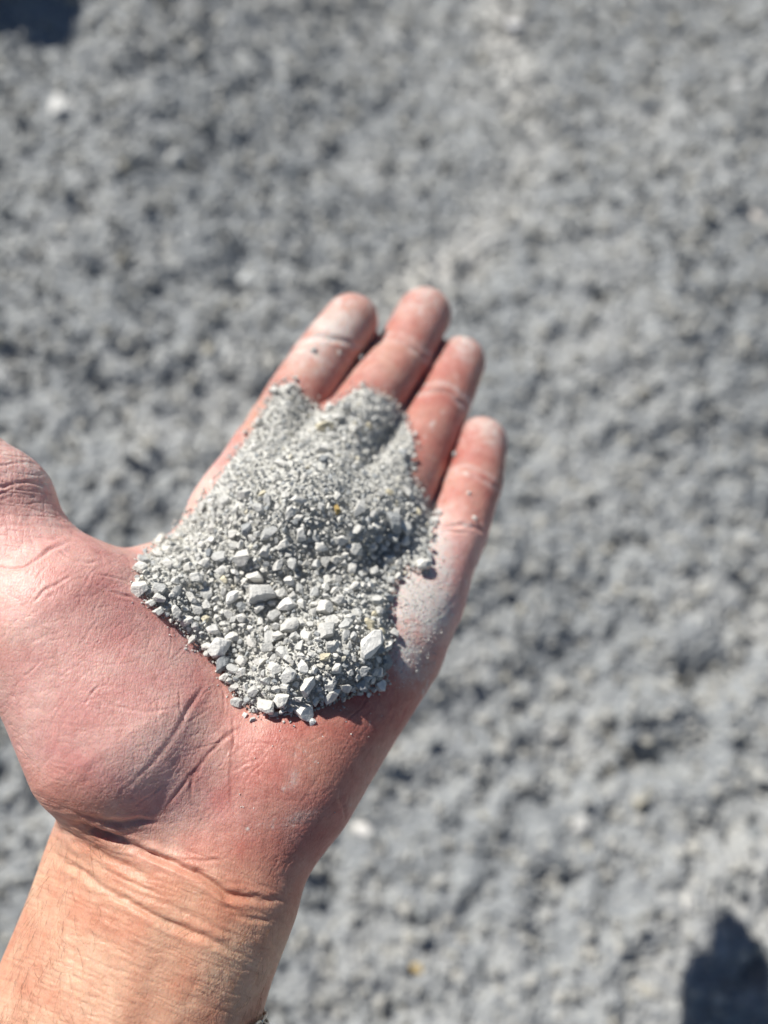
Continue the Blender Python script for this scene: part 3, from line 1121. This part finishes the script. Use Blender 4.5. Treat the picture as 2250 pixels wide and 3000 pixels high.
PALE, WHITE, GREY, MID, DARK, SLATE = tint_colour(.85), tint_colour(.98), tint_colour(.6), tint_colour(.35), tint_colour(.12), tint_colour(.03)
NAMED = [
    (k3(100, 275), 44, 34, 0.0, PALE, 'pale angular stone at the left tip of the heap, upper of two'),
    (k3(102, 378), 48, 44, 0.0, PALE, 'round pale stone sticking out at the left tip of the heap'),
    (k3(188, 368), 42, 40, 0.5, MID, 'grey stone touching the round pale stone at the heap\'s left tip'),
    (k3(150, 440), 30, 24, 0.0, PALE, 'small pale stone just below the round stone at the left tip'),
    (k3(186, 480), 32, 28, 0.0, GREY, 'lowest small stone of the cluster at the left tip of the heap'),
    (k3(488, 658), 72, 52, 0.7, WHITE, 'whitish angular block on the lower left edge of the heap'),
    (k3(500, 745), 54, 38, 1.3, SLATE, 'dark slate slab right below the whitish block on the left edge'),
    (k3(1205, 640), 90, 64, 0.25, WHITE, 'large pale block on the lower right of the heap'),
    (k3(690, 395), 88, 58, 0.45, GREY, 'largest rough chunk in the middle of the heap'),
    (k3(607, 225), 62, 46, 0.0, GREY, 'smooth rounded grey pebble left of the middle of the heap'),
    (k3(726, 102), 58, 30, 0.5, MID, 'flat oval grey flake lying above the heap\'s middle'),
    (k3(548, 418), 50, 32, 1.2, WHITE, 'bluish white chip left of the largest rough chunk'),
    (k3(815, 455), 52, 36, 0.4, WHITE, 'pointed white stone just right of the largest rough chunk'),
    (k3(995, 470), 52, 46, 0.6, PALE, 'rounded pale stone above the large block on the right'),
    (k3(1030, 533), 40, 34, -0.3, PALE, 'pale stone touching the rounded one from below'),
    (k3(1060, 432), 40, 32, 0.2, GREY, 'grey stone to the upper right of the rounded pale stone'),
    (k3(830, 560), 58, 40, 0.4, GREY, 'long grey stone in the middle of the lower heap'),
    (k3(1010, 585), 64, 46, 1.0, GREY, 'blocky grey stone left of the large pale block'),
    (k3(1325, 45), 70, 54, -0.4, DARK, 'large dark flat stone near the little finger side'),
    (k3(888, 972), 66, 50, 0.2, WHITE, 'pale block at the very bottom of the heap'),
    (k3(722, 935), 58, 44, -0.9, PALE, 'pale tapering stone at the bottom edge, left of the lowest block'),
    (k3(910, 845), 66, 36, 1.1, PALE, 'tall pale stone standing just above the lowest block'),
    (k3(1027, 890), 54, 32, 1.4, PALE, 'upright pale stone on the bottom edge right of the tall one'),
    (k3(825, 790), 50, 42, 0.3, MID, 'mid grey angular stone in the lower part of the heap'),
    (k3(572, 930), 38, 32, 1.4, MID, 'grey stone at the lower left corner of the heap'),
    (k3(660, 962), 34, 22, 0.3, PALE, 'thin pale stone on the skin below the heap\'s lower left corner'),
    (k3(750, 987), 30, 15, 0.1, GREY, 'flat grey sliver on the skin below the tapering stone'),
    (k3(790, 972), 15, 13, 0.1, WHITE, 'tiny white grain beside the flat grey sliver'),
    (k3(937, 1022), 21, 20, 0.1, WHITE, 'white crumb lying alone on the palm below the lowest block'),
    (k3(608, 990), 14, 14, 0.1, WHITE, 'tiny white grain leftmost on the palm below the heap'),
    (k3(965, 958), 10, 9, 0.1, WHITE, 'tiny white grain right of the lowest block'),
    (k3(1208, 885), 17, 16, 0.1, WHITE, 'white grain on the skin at the lower right of the heap'),
    (k3(645, 1010), 20, 14, 0.4, MID, 'small grey chip lying on the skin below the thin pale stone'),
    (k3(1270, 838), 46, 36, -0.5, WHITE, 'bright stone at the heap\'s lower right corner'),
    (k3(1262, 785), 28, 26, 0.4, WHITE, 'smaller bright stone on top of the lower right corner stone'),
    (k3(660, 310), 52, 32, -0.3, PALE, 'wedge shaped pale stone above the largest chunk'),
    (k3(348, 420), 42, 24, -0.9, PALE, 'slim pale chip on the left flank of the heap'),
    (k3(410, 250), 36, 28, 0.2, PALE, 'pale cube like stone on the upper left flank'),
    (k3(620, 85), 40, 34, 0.8, DARK, 'dark three sided stone left of the flat oval flake'),
    (k3(1315, 236), 38, 26, 0.2, PALE, 'pale stone above the dusty patch of skin'),
    (k3(1502, 216), 34, 18, 1.5, DARK, 'blue grey flake at the heap\'s edge below the little finger'),
    (k3(1470, 255), 44, 34, 0.9, PALE, 'pale pointed stone on the edge beside the blue grey flake'),
    (k3(1382, 140), 34, 28, 0.3, PALE, 'pale stone on the right rim below the dark flat stone'),
    (k1(240, 1092), 46, 17, -0.6, GREY, 'thin grey slab standing up near the top of the heap'),
    (k1(340, 1295), 50, 22, -0.05, PALE, 'flat bar shaped stone on the upper slope'),
    (k1(690, 1350), 62, 32, 1.0, GREY, 'leaning grey wedge right of the middle of the upper slope'),
    (k1(490, 880), 52, 34, 0.1, BEIGE, 'blurred beige stone at the top, below the middle finger'),
    (k1(560, 1355), 30, 18, 1.4, OCHRE, 'small ochre chip beside the leaning grey wedge'),
    (k1(1132, 1375), 28, 26, 0.1, WHITE, 'white stone on the rim at the base of the little finger'),
    (k1(1115, 1415), 26, 16, -0.2, WHITE, 'small white chip below the white stone at the little finger\'s base'),
    (k1(960, 1265), 40, 26, -0.2, GREY, 'blurred grey stone beside the ring finger\'s base'),
    (k1(470, 1010), 46, 20, 0.3, GREY, 'blue grey flake lying near the top right of the heap'),
    (k1(1240, 1038), 18, 16, 0.2, DARK, 'dark grain stuck to the little finger near its tip'),
    (k1(425, 445), 22, 18, 0.2, MID, 'grey crumb stuck to the index finger below its last joint'),
    (k1(572, 458), 14, 12, 0.2, PALE, 'pale crumb stuck near the edge of the index finger'),
    (k1(1315, 1262), 14, 12, 0.2, PALE, 'pale grain on the middle of the little finger'),
    (k1(1345, 1402), 16, 13, 0.2, PALE, 'pale grain lower on the little finger'),
]


LANDMARKS = {1: 'round stone at the left tip', 5: 'whitish block on the left edge', 7: 'large pale block on the right',
             8: 'largest rough chunk', 9: 'rounded grey pebble', 10: 'flat oval grey flake', 13: 'rounded pale stone on the right',
             16: 'long grey stone in the middle', 18: 'large dark flat stone', 19: 'pale block at the very bottom',
             21: 'tall pale stone near the bottom', 23: 'mid grey stone low in the heap', 33: 'bright lower right corner stone',
             35: 'wedge shaped pale stone', 36: 'slim pale chip on the left flank', 37: 'cube like stone on the left flank',
             38: 'dark three sided stone', 39: 'pale stone above the dusty skin', 43: 'thin standing slab near the top',
             44: 'flat bar shaped stone', 45: 'leaning grey wedge', 46: 'blurred beige stone at the top',
             48: 'white stone at the little finger', 50: 'blurred stone by the ring finger'}


def label_fillers(fillers):
    """each smaller stone is named by its look and by the landmark stone it lies next to"""
    rows = {}
    for o, u, v, s, word in fillers:
        k = min(LANDMARKS, key=lambda i: (NAMED[i][0][0] - u) ** 2 + (NAMED[i][0][1] - v) ** 2)
        du, dv = u - NAMED[k][0][0], v - NAMED[k][0][1]
        side = ('right of' if du > 0 else 'left of') if abs(du) > abs(dv) else ('below' if dv > 0 else 'above')
        size = 'fair sized' if s > 1.6 else 'small'
        rows.setdefault((size, word, side, k), []).append((math.hypot(du, dv), o))
    order = ['nearest', 'second', 'third', 'fourth', 'fifth', 'sixth', 'seventh', 'eighth', 'ninth', 'tenth', 'eleventh', 'twelfth']
    for (size, word, side, k), lst in rows.items():
        lst.sort(key=lambda t: t[0])
        for i, (_, o) in enumerate(lst):
            if len(lst) == 1:
                o['label'] = f'{size} {word} crushed stone {side} the {LANDMARKS[k]}'
            else:
                n = order[min(i, 11)]
                o['label'] = f'{n} {size} {word} crushed stone {side} the {LANDMARKS[k]}'


def build_heap():
    # bed of fine material under the stones
    ok = (H_DIST > 0.0009)
    idx = -np.ones(H_TOP.shape, dtype=int)
    idx[ok] = np.arange(ok.sum())
    jj, ii = np.where(ok)
    uv = np.stack([HU0 + ii * HSTEP, HV0 + jj * HSTEP], 1)
    d = H_TOP[jj, ii] + 0.0016
    p = uvd(uv, d)
    p[:, 2] += 0.0004 * fbm(p, 900, 2, 401)
    q = np.stack([idx[:-1, :-1], idx[1:, :-1], idx[1:, 1:], idx[:-1, 1:]], -1).reshape(-1, 4)
    q = q[(q >= 0).all(1)]
    me = mesh_np('gravel_heap_bed', to_world(p), q)
    a = me.attributes.new('tint', 'FLOAT', 'POINT')
    a.data.foreach_set('value', (0.25 + 0.25 * rng.random(len(p))).astype(np.float32))
    # ---- stones
    occ = []                                       # centre (camera metres), radius
    def free(c, r, k):
        if not occ:
            return True
        A = np.array(occ)
        return bool((np.linalg.norm(A[:, :3] - c, axis=1) > (A[:, 3] + r) * k).all())
    hand_bm = bmesh.new(); hand_bm.from_mesh(hand.data)
    tree = BVHTree.FromBMesh(hand_bm); hand_bm.free()
    for (uv1, w, h, ang, colr, lab) in NAMED:
        uvn = np.array([uv1])
        inside = sample(H_DIST, uvn)[0] > 0.0003 and HU0 < uv1[0] < HU0 + HNU * HSTEP and HV0 < uv1[1] < HV0 + HNV * HSTEP
        if inside:
            dd = sample(H_TOP, uvn)[0]
        else:
            ray = to_world(np.array(((uv1[0] - 1125) / F, (1500 - uv1[1]) / F, -1.0))) - CL
            L = np.linalg.norm(ray)
            hit = tree.ray_cast(Vector(CL), Vector(ray / L), 0.6)
            dd = hit[3] / L if hit[0] is not None else 0.25
        r = 0.5 * w * dd / F * 1.08
        ry = 0.5 * h * dd / F * 1.12
        rz = min(ry * 0.95, r * 0.66)
        seedm = ROCKS[abs(hash(lab)) % 1 + (len(lab) * 7 + int(uv1[0])) % len(ROCKS)]
        if inside:
            o = place_stone(uv1, 1.0, (r, ry, rz), ang, colr, lab, rz * 0.40, seedm, 0.22)
        else:
            o = bpy.data.objects.new('gravel_stone', seedm)
            COL.objects.link(o)
            o.location = Vector(to_world(uvd(uvn, np.array([dd]))[0])) + (hit[1] if hit[0] is not None else Vector((0, 0, 1))) * rz * 0.55
            nz = hit[1] if hit[0] is not None else Vector((0, 0, 1))
            o.rotation_euler = (nz.to_track_quat('Z', 'Y').to_matrix() @ Euler((0, 0, ang)).to_matrix()).to_euler()
            o.scale = (r, ry, rz)
            o.color = (*colr, 1)
            tag(o, lab, 'stone', 'gravel stones heaped in the palm')
        c = (np.array(o.location) - CL) @ RC
        occ.append((*c, max(r, ry) * 0.92))
    # further stones that can be told apart
    total = len(NAMED)
    fillers = []
    sizes = sorted([1.05 + 0.95 * random.random() ** 2.0 for _ in range(300 - total)], reverse=True)
    for s in sizes:
        for t in range(60):
            u, v = random.uniform(380, 1290), random.uniform(1110, 2120)
            uvn = np.array([(u, v)])
            ds = sample(H_DIST, uvn)[0]
            if ds < s * MM * 0.2:
                continue
            # coarser stones gather at the lower rim, finer ones at the top and right
            coarse = np.clip((v - 1350) / 600, 0.12, 1) * np.clip(1.3 - max(0, u - 1000) / 260, 0.15, 1)
            if random.random() > coarse:
                continue
            c = uvd(uvn, sample(H_TOP, uvn))[0]
            if not free(c, s * MM, 0.80):
                continue
            tn = random.random()
            if tn < 0.07: colr, word = tint_colour(random.uniform(0, .12)), 'dark grey'
            elif tn < 0.13: colr, word = tuple(np.array(BEIGE) * random.uniform(.95, 1.2)), 'beige'
            elif tn < 0.55: colr, word = tint_colour(random.uniform(.3, .65)), 'grey'
            else: colr, word = tint_colour(random.uniform(.66, .98)), 'pale'
            sx = (s * MM, s * MM * random.uniform(.62, .95), s * MM * random.uniform(.42, .8))
            fillers.append((place_stone((u, v), 1.0, sx, random.uniform(0, 6.28), colr, None, sx[2] * random.uniform(0.15, 0.8), None, 0.6), u, v, s, word))
            occ.append((*c, s * MM * 0.9))
            break
    label_fillers(fillers)
    A = np.array(occ)
    # ---- the rest: grains nobody could count
    def grains(n, lo_, hi_, power, lift, edge, finer=None):
        uv = np.stack([rng.uniform(370, 1300, n), rng.uniform(1100, 2125, n)], 1)
        ds = sample(H_DIST, uv) + 0.0004 * rng.normal(size=n)
        r = (lo_ + (hi_ - lo_) * rng.random(n) ** power) * MM
        k = ds > edge * MM + r * 0.4
        uv, r = uv[k], r[k]
        nrm = heap_normal(uv)
        c = uvd(uv, sample(H_TOP, uv)) + nrm * (r * lift * rng.uniform(-0.6, 1.0, len(r)))[:, None]
        return c, r
    # medium grains by dart throwing against themselves on a grid
    c1_, r1_ = grains(12000, 0.38, 1.10, 1.25, 0.9, 0.0)
    order = np.argsort(-r1_)
    kept_c, kept_r = [], []
    cellsz = 0.0022
    table = {}
    for row in A:
        key = tuple(np.floor(row[:3] / cellsz).astype(int)); table.setdefault(key, []).append((row[:3], row[3]))
    for i in order:
        c, r = c1_[i], r1_[i]
        key = np.floor(c / cellsz).astype(int)
        okk = True
        for dx in (-1, 0, 1):
            for dy in (-1, 0, 1):
                for dz in (-1, 0, 1):
                    for (oc, orr) in table.get((key[0] + dx, key[1] + dy, key[2] + dz), ()):
                        if (c[0] - oc[0]) ** 2 + (c[1] - oc[1]) ** 2 + (c[2] - oc[2]) ** 2 < ((r + orr) * 0.74) ** 2:
                            okk = False
                            break
                    if not okk: break
                if not okk: break
            if not okk: break
        if okk:
            table.setdefault(tuple(key), []).append((c, r))
            kept_c.append(c); kept_r.append(r)
    kept_c, kept_r = np.array(kept_c), np.array(kept_r)
    c2_, r2_ = grains(15000, 0.20, 0.50, 1.5, 0.6, -0.2)
    c2_[:, 2] -= 0.0006 * rng.random(len(c2_)) + 0.0001
    # crumbs strewn on the skin around the heap and dust grains on the edge of the hand
    n = 1700
    t = rng.integers(0, len(HEAP), n)
    fr_ = rng.random((n, 1))
    base = HEAP[t] * fr_ + HEAP[(t + 1) % len(HEAP)] * (1 - fr_)
    uv3 = base + rng.normal(size=(n, 2)) * 34 * rng.random((n, 1)) ** 2
    g = 1500
    uv4 = np.array((1215, 1790)) + rng.normal(size=(g, 2)) * np.array((45, 95))
    g2 = 60
    uv5 = np.stack([rng.uniform(700, 1150, g2), rng.uniform(2080, 2450, g2)], 1)
    uv6 = np.array((925, 1035)) + rng.normal(size=(70, 2)) * np.array((34, 9))
    uv3 = np.concatenate([uv3, uv4, uv5, uv6])
    r3 = (0.08 + 0.42 * rng.random(len(uv3)) ** 2.6) * MM
    r3[n:] *= 0.62
    keep3, pos3 = [], []
    for i, (u, v) in enumerate(uv3):
        ray = to_world(np.array(((u - 1125) / F, (1500 - v) / F, -1.0))) - CL
        L = np.linalg.norm(ray)
        hit = tree.ray_cast(Vector(CL), Vector(ray / L), 0.6)
        if hit[0] is not None:
            keep3.append(i)
            pos3.append((np.array(hit[0] + hit[1] * r3[i] * 0.3) - CL) @ RC)
    C = np.concatenate([kept_c, c2_, np.array(pos3)])
    R = np.concatenate([kept_r, r2_, r3[keep3]])
    bed = link('gravel_bed', me, M_FINE)
    fine = stones_mesh('fine_gravel', to_world(C), R, M_FINE)
    tag(fine, 'fine grey crushed gravel filling the heap in the palm', 'gravel', None, 'stuff')
    bed.parent = fine
    tag(bed, None, None, None, 'stuff')
    print('stones', len(occ), 'grains', len(C))


build_heap()

# ------------------------------------------------------------------ single stones on the ground
GROUND_STONES = [
    (190, 325, 60, (0.72, 0.72, 0.70), 'white blurred stone on the ground near the upper left corner'),
    (1222, 2838, 26, (0.50, 0.36, 0.13), 'ochre stone on the ground right of the forearm'),
    (1065, 2435, 42, (0.72, 0.71, 0.69), 'bright blurred stone on the ground beside the wrist'),
    (2215, 640, 34, (0.70, 0.66, 0.62), 'pale pinkish stone on the ground at the right frame edge'),
    (2150, 255, 30, (0.72, 0.72, 0.71), 'white stone on the ground near the upper right corner'),
    (520, 470, 44, (0.56, 0.57, 0.56), 'grey lump on the ground left above the index finger'),
    (1500, 90, 46, (0.66, 0.66, 0.67), 'tall pale stone on the ground at the top of the picture'),
    (1700, 2420, 44, (0.50, 0.50, 0.49), 'upright grey clod on the ground at the lower right'),
    (1620, 2150, 40, (0.48, 0.48, 0.47), 'grey clod on the ground right of the palm heel'),
    (2020, 2640, 40, (0.70, 0.69, 0.66), 'pale clod on the ground just above the dark hand shadow'),
    (730, 830, 40, (0.62, 0.64, 0.64), 'pale blurred stone on the ground left of the index fingertip'),
    (60, 1980, 40, (0.62, 0.62, 0.61), 'grey stone on the ground hidden in part by the thumb base'),
]
for i, (u, v, w, colr, lab) in enumerate(GROUND_STONES):
    x, y, t = ground_point(u, v)
    r = 0.5 * w * t / F * 1.25
    o = bpy.data.objects.new('ground_stone', GROCKS[i % len(GROCKS)])
    COL.objects.link(o)
    z = ground_height(np.array([(x, y)]))[0]
    o.location = (x, y, z + r * 0.35)
    o.rotation_euler = (random.uniform(-.3, .3), random.uniform(-.3, .3), random.uniform(0, 6.28))
    o.scale = (r * 1.15, r * 0.9, r * 0.75)
    o.color = (*colr, 1)
    tag(o, lab, 'stone', 'stones lying on the ground')

# rock added past the upper left corner to darken it with its shadow
bx, by, bt = ground_point(-175, -440)
bv, bf = rock_shape(4242)
me = mesh_np('shadow_caster', bv, bf, smooth=False)
o = link('shadow_caster', me, M_GSTONE1)
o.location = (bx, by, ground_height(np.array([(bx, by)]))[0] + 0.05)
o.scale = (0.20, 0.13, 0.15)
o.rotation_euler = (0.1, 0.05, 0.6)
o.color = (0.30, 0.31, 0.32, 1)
tag(o, 'rock added beyond the upper left corner to throw its shade on the ground', 'shadow_caster')


# ------------------------------------------------------------------ arm hair
def tube_mesh(name, paths, radius, sides=4):
    Vs, Qs, off = [], [], 0
    for path, rad in zip(paths, radius):
        path = np.asarray(path)
        n = len(path)
        tan_ = np.gradient(path, axis=0)
        tan_ /= np.linalg.norm(tan_, axis=1)[:, None]
        ref = np.array((0.3, 0.2, 0.93))
        a = np.cross(tan_, ref); a /= np.linalg.norm(a, axis=1)[:, None]
        b = np.cross(tan_, a)
        rr = rad * np.linspace(1, 0.35, n)[:, None]
        ring = np.stack([path + rr * (a * math.cos(t) + b * math.sin(t)) for t in np.arange(sides) * 2 * math.pi / sides], 1)
        Vs.append(ring.reshape(-1, 3))
        i = np.arange(n - 1)[:, None] * sides
        j = np.arange(sides)[None]
        Qs.append(np.stack([i + j, i + (j + 1) % sides, i + sides + (j + 1) % sides, i + sides + j], -1).reshape(-1, 4) + off)
        off += n * sides
    return mesh_np(name, np.concatenate(Vs), np.concatenate(Qs))


def build_hair():
    m, nt, b = new_mat('hair')
    b.inputs['Base Color'].default_value = (0.20, 0.10, 0.05, 1)
    b.inputs['Roughness'].default_value = 0.45
    # all hairs at once: trace roots from the camera, then grow along the skin
    n = 300
    k = rng.random(n)
    u = np.where(k < 0.72, rng.uniform(-10, 300, n) ** 1.0, rng.uniform(560, 800, n))
    v = np.where(k < 0.72, rng.uniform(2400, 3020, n), rng.uniform(2700, 3020, n))
    edge = 150 - (v - 2400) * 0.24
    u = np.where(k < 0.72, edge + np.abs(rng.normal(size=n)) * 95 - 8, 800 - np.abs(rng.normal(size=n)) * 90 - (v - 2700) * 0.06)
    dirs = uvd(np.stack([u, v], 1), np.ones(n))
    t = np.full(n, 0.15)
    for _ in range(50):
        t = t + np.clip(hand_sdf(dirs * t[:, None]), -0.003, 0.01) * 0.8
    ok = (np.abs(hand_sdf(dirs * t[:, None])) < 0.0006) & (t < 0.24)
    p = (dirs * t[:, None])[ok]
    left = (k < 0.72)[ok]
    m_ = len(p)
    ang = np.where(left, rng.normal(-1.15, 0.35, m_), rng.normal(-2.3, 0.5, m_))
    length = rng.uniform(0.003, 0.0085, m_)
    curl = rng.normal(0, 0.16, m_)
    lift = rng.uniform(0.05, 0.4, m_)
    steps = 8
    pts = [p.copy()]
    g, _ = sdf_grad(p, hand_sdf)
    for s_ in range(steps):
        dirv = np.stack([np.cos(ang), np.sin(ang), np.zeros(m_)], 1)
        g, _ = sdf_grad(p, hand_sdf)
        tang = dirv - g * np.einsum('ij,ij->i', dirv, g)[:, None]
        tang /= np.linalg.norm(tang, axis=1)[:, None]
        p = p + (tang + g * lift[:, None] * (1 if s_ < 4 else -0.2)) * (length / steps)[:, None]
        dd = hand_sdf(p)
        p = p + g * np.clip(0.00012 - dd, 0, None)[:, None]
        ang = ang + curl
        pts.append(p.copy())
    pts = np.stack(pts, 1)
    paths = [to_world(x) for x in pts]
    o = link('arm_hair', tube_mesh('arm_hair', paths, rng.uniform(0.000014, 0.00003, m_)), m, hand)
    tag(o, None, None, None, 'stuff')


build_hair()


# ------------------------------------------------------------------ fingernails on the backs of the fingers
def build_nails():
    m, nt, b = new_mat('nail')
    b.inputs['Base Color'].default_value = (0.62, 0.42, 0.36, 1)
    b.inputs['Roughness'].default_value = 0.32
    ends = [(P(*f[2][:3]), P(*f[3][:3]), f[3][3] * MM) for f in (INDEX, MIDDLE, RING, PINKY)]
    ends.append((P(2, 1088, .2085), P(-110, 985, .213), 0.0100))
    for a, c, r in ends:
        ax = (c - a) / np.linalg.norm(c - a)
        back = np.array((0, -0.25, -1.0))
        back -= ax * (back @ ax)
        back /= np.linalg.norm(back)
        side = np.cross(ax, back)
        nu, nv = 11, 11
        pts = []
        for i in range(nu):
            x = i / (nu - 1)
            for j in range(nv):
                w = (j / (nv - 1) * 2 - 1)
                e = 1 - 0.22 * abs(w) ** 4 * (1 if x > 0.5 else 0.6)
                th = w * 0.85
                dirv = back * math.cos(th) + side * math.sin(th)
                base = c + ax * ((x * 1.25 - 0.55) * r * 1.15 * e)
                q = base + dirv * r * 2.2
                pts.append((q, dirv))
        q = np.array([p_[0] for p_ in pts])
        dv = np.array([p_[1] for p_ in pts])
        for _ in range(40):
            q = q - dv * np.clip(hand_sdf(q), -0.002, 0.003)[:, None] * 0.8
        top = q + dv * 0.00045
        low = q - dv * 0.0004
        idx = np.arange(nu * nv).reshape(nu, nv)
        f = np.stack([idx[:-1, :-1], idx[:-1, 1:], idx[1:, 1:], idx[1:, :-1]], -1).reshape(-1, 4)
        ring = np.concatenate([idx[0, :-1], idx[:-1, -1], idx[-1, :0:-1], idx[:0:-1, 0]])
        nxt = np.roll(ring, -1)
        n_ = nu * nv
        rim = np.stack([ring, nxt, nxt + n_, ring + n_], 1)
        V = np.concatenate([top, low])
        Q = np.concatenate([f, f[:, ::-1] + n_, rim[:, ::-1]])
        link('fingernail', mesh_np('fingernail', to_world(V), Q), m, hand)


build_nails()


# ------------------------------------------------------------------ chain bracelet round the forearm
def build_bracelet():
    m, nt, b = new_mat('steel')
    b.inputs['Base Color'].default_value = (0.52, 0.50, 0.46, 1)
    b.inputs['Metallic'].default_value = 1.0
    b.inputs['Roughness'].default_value = 0.28
    R, Fp, L = P(577, 2185, .206), P(310, 2330, .172), P(20, 2330, .206)
    c = (R + L) / 2
    n = np.cross(R - c, Fp - c); n /= np.linalg.norm(n)
    e1 = (R - c) / np.linalg.norm(R - c)
    e2 = np.cross(n, e1)
    th = np.linspace(0, 2 * math.pi, 400, endpoint=False)
    dv = np.cos(th)[:, None] * e1 + np.sin(th)[:, None] * e2
    r = np.full(len(th), 0.02)
    for _ in range(80):
        r = r - np.clip(hand_sdf(c + dv * r[:, None]), -0.004, 0.004) * 0.8
    path = c + dv * (r + 0.0008)[:, None]
    seg = np.linalg.norm(np.roll(path, -1, 0) - path, axis=1)
    cum = np.concatenate([[0], np.cumsum(seg)])
    total = cum[-1]
    cnt = int(total / 0.0021)
    root = bpy.data.objects.new('bracelet', None)
    COL.objects.link(root)
    root.location = to_world(c)
    tag(root, 'steel chain bracelet round the forearm, seen only at its right edge', 'bracelet')
    # one link: an oval ring of round wire
    a = np.arange(20) * 2 * math.pi / 20
    bb = np.arange(8) * 2 * math.pi / 8
    A, B = np.meshgrid(a, bb, indexing='ij')
    cx, cy, w = 0.0019, 0.0013, 0.00042
    nx, ny = np.cos(A) * cy, np.sin(A) * cx
    nl = np.sqrt(nx ** 2 + ny ** 2); nx, ny = nx / nl, ny / nl
    V = np.stack([np.cos(A) * cx + w * np.cos(B) * nx, np.sin(A) * cy + w * np.cos(B) * ny, w * np.sin(B)], -1).reshape(-1, 3)
    i, j = np.meshgrid(np.arange(20), np.arange(8), indexing='ij')
    Q = np.stack([i * 8 + j, ((i + 1) % 20) * 8 + j, ((i + 1) % 20) * 8 + (j + 1) % 8, i * 8 + (j + 1) % 8], -1).reshape(-1, 4)
    me = mesh_np('link', V, Q)
    me.materials.append(m)
    bm = bmesh.new()
    bmesh.ops.create_cube(bm, size=1.0)
    for v_ in bm.verts:
        v_.co = Vector((v_.co.x * 0.0062, v_.co.y * 0.0046, v_.co.z * 0.0018))
    bmesh.ops.bevel(bm, geom=list(bm.edges), offset=0.0006, segments=3, affect='EDGES')
    clasp = bpy.data.meshes.new('clasp')
    bm.to_mesh(clasp)
    bm.free()
    clasp.materials.append(m)
    for k in range(cnt):
        if k in (1, cnt - 1):
            continue
        s_ = k * total / cnt
        q = np.searchsorted(cum, s_, side='right') - 1
        p = path[q % len(path)]
        tan_ = path[(q + 1) % len(path)] - path[q % len(path)]
        tan_ /= np.linalg.norm(tan_)
        out = dv[q % len(path)]
        bn = np.cross(out, tan_); bn /= np.linalg.norm(bn)
        out = np.cross(tan_, bn)
        ang = math.radians(38 if k % 2 else -38)
        y_ = bn * math.cos(ang) + out * math.sin(ang)
        z_ = np.cross(tan_, y_)
        M3 = np.stack([tan_, y_, z_], 1)
        if k == 0:
            M3 = np.stack([tan_, bn, out], 1)
        o = bpy.data.objects.new('clasp' if k == 0 else 'link', clasp if k == 0 else me)
        COL.objects.link(o)
        o.parent = root
        o.location = Vector(to_world(p)) - root.location
        o.rotation_euler = Matrix((RC @ M3).tolist()).to_euler()


build_bracelet()
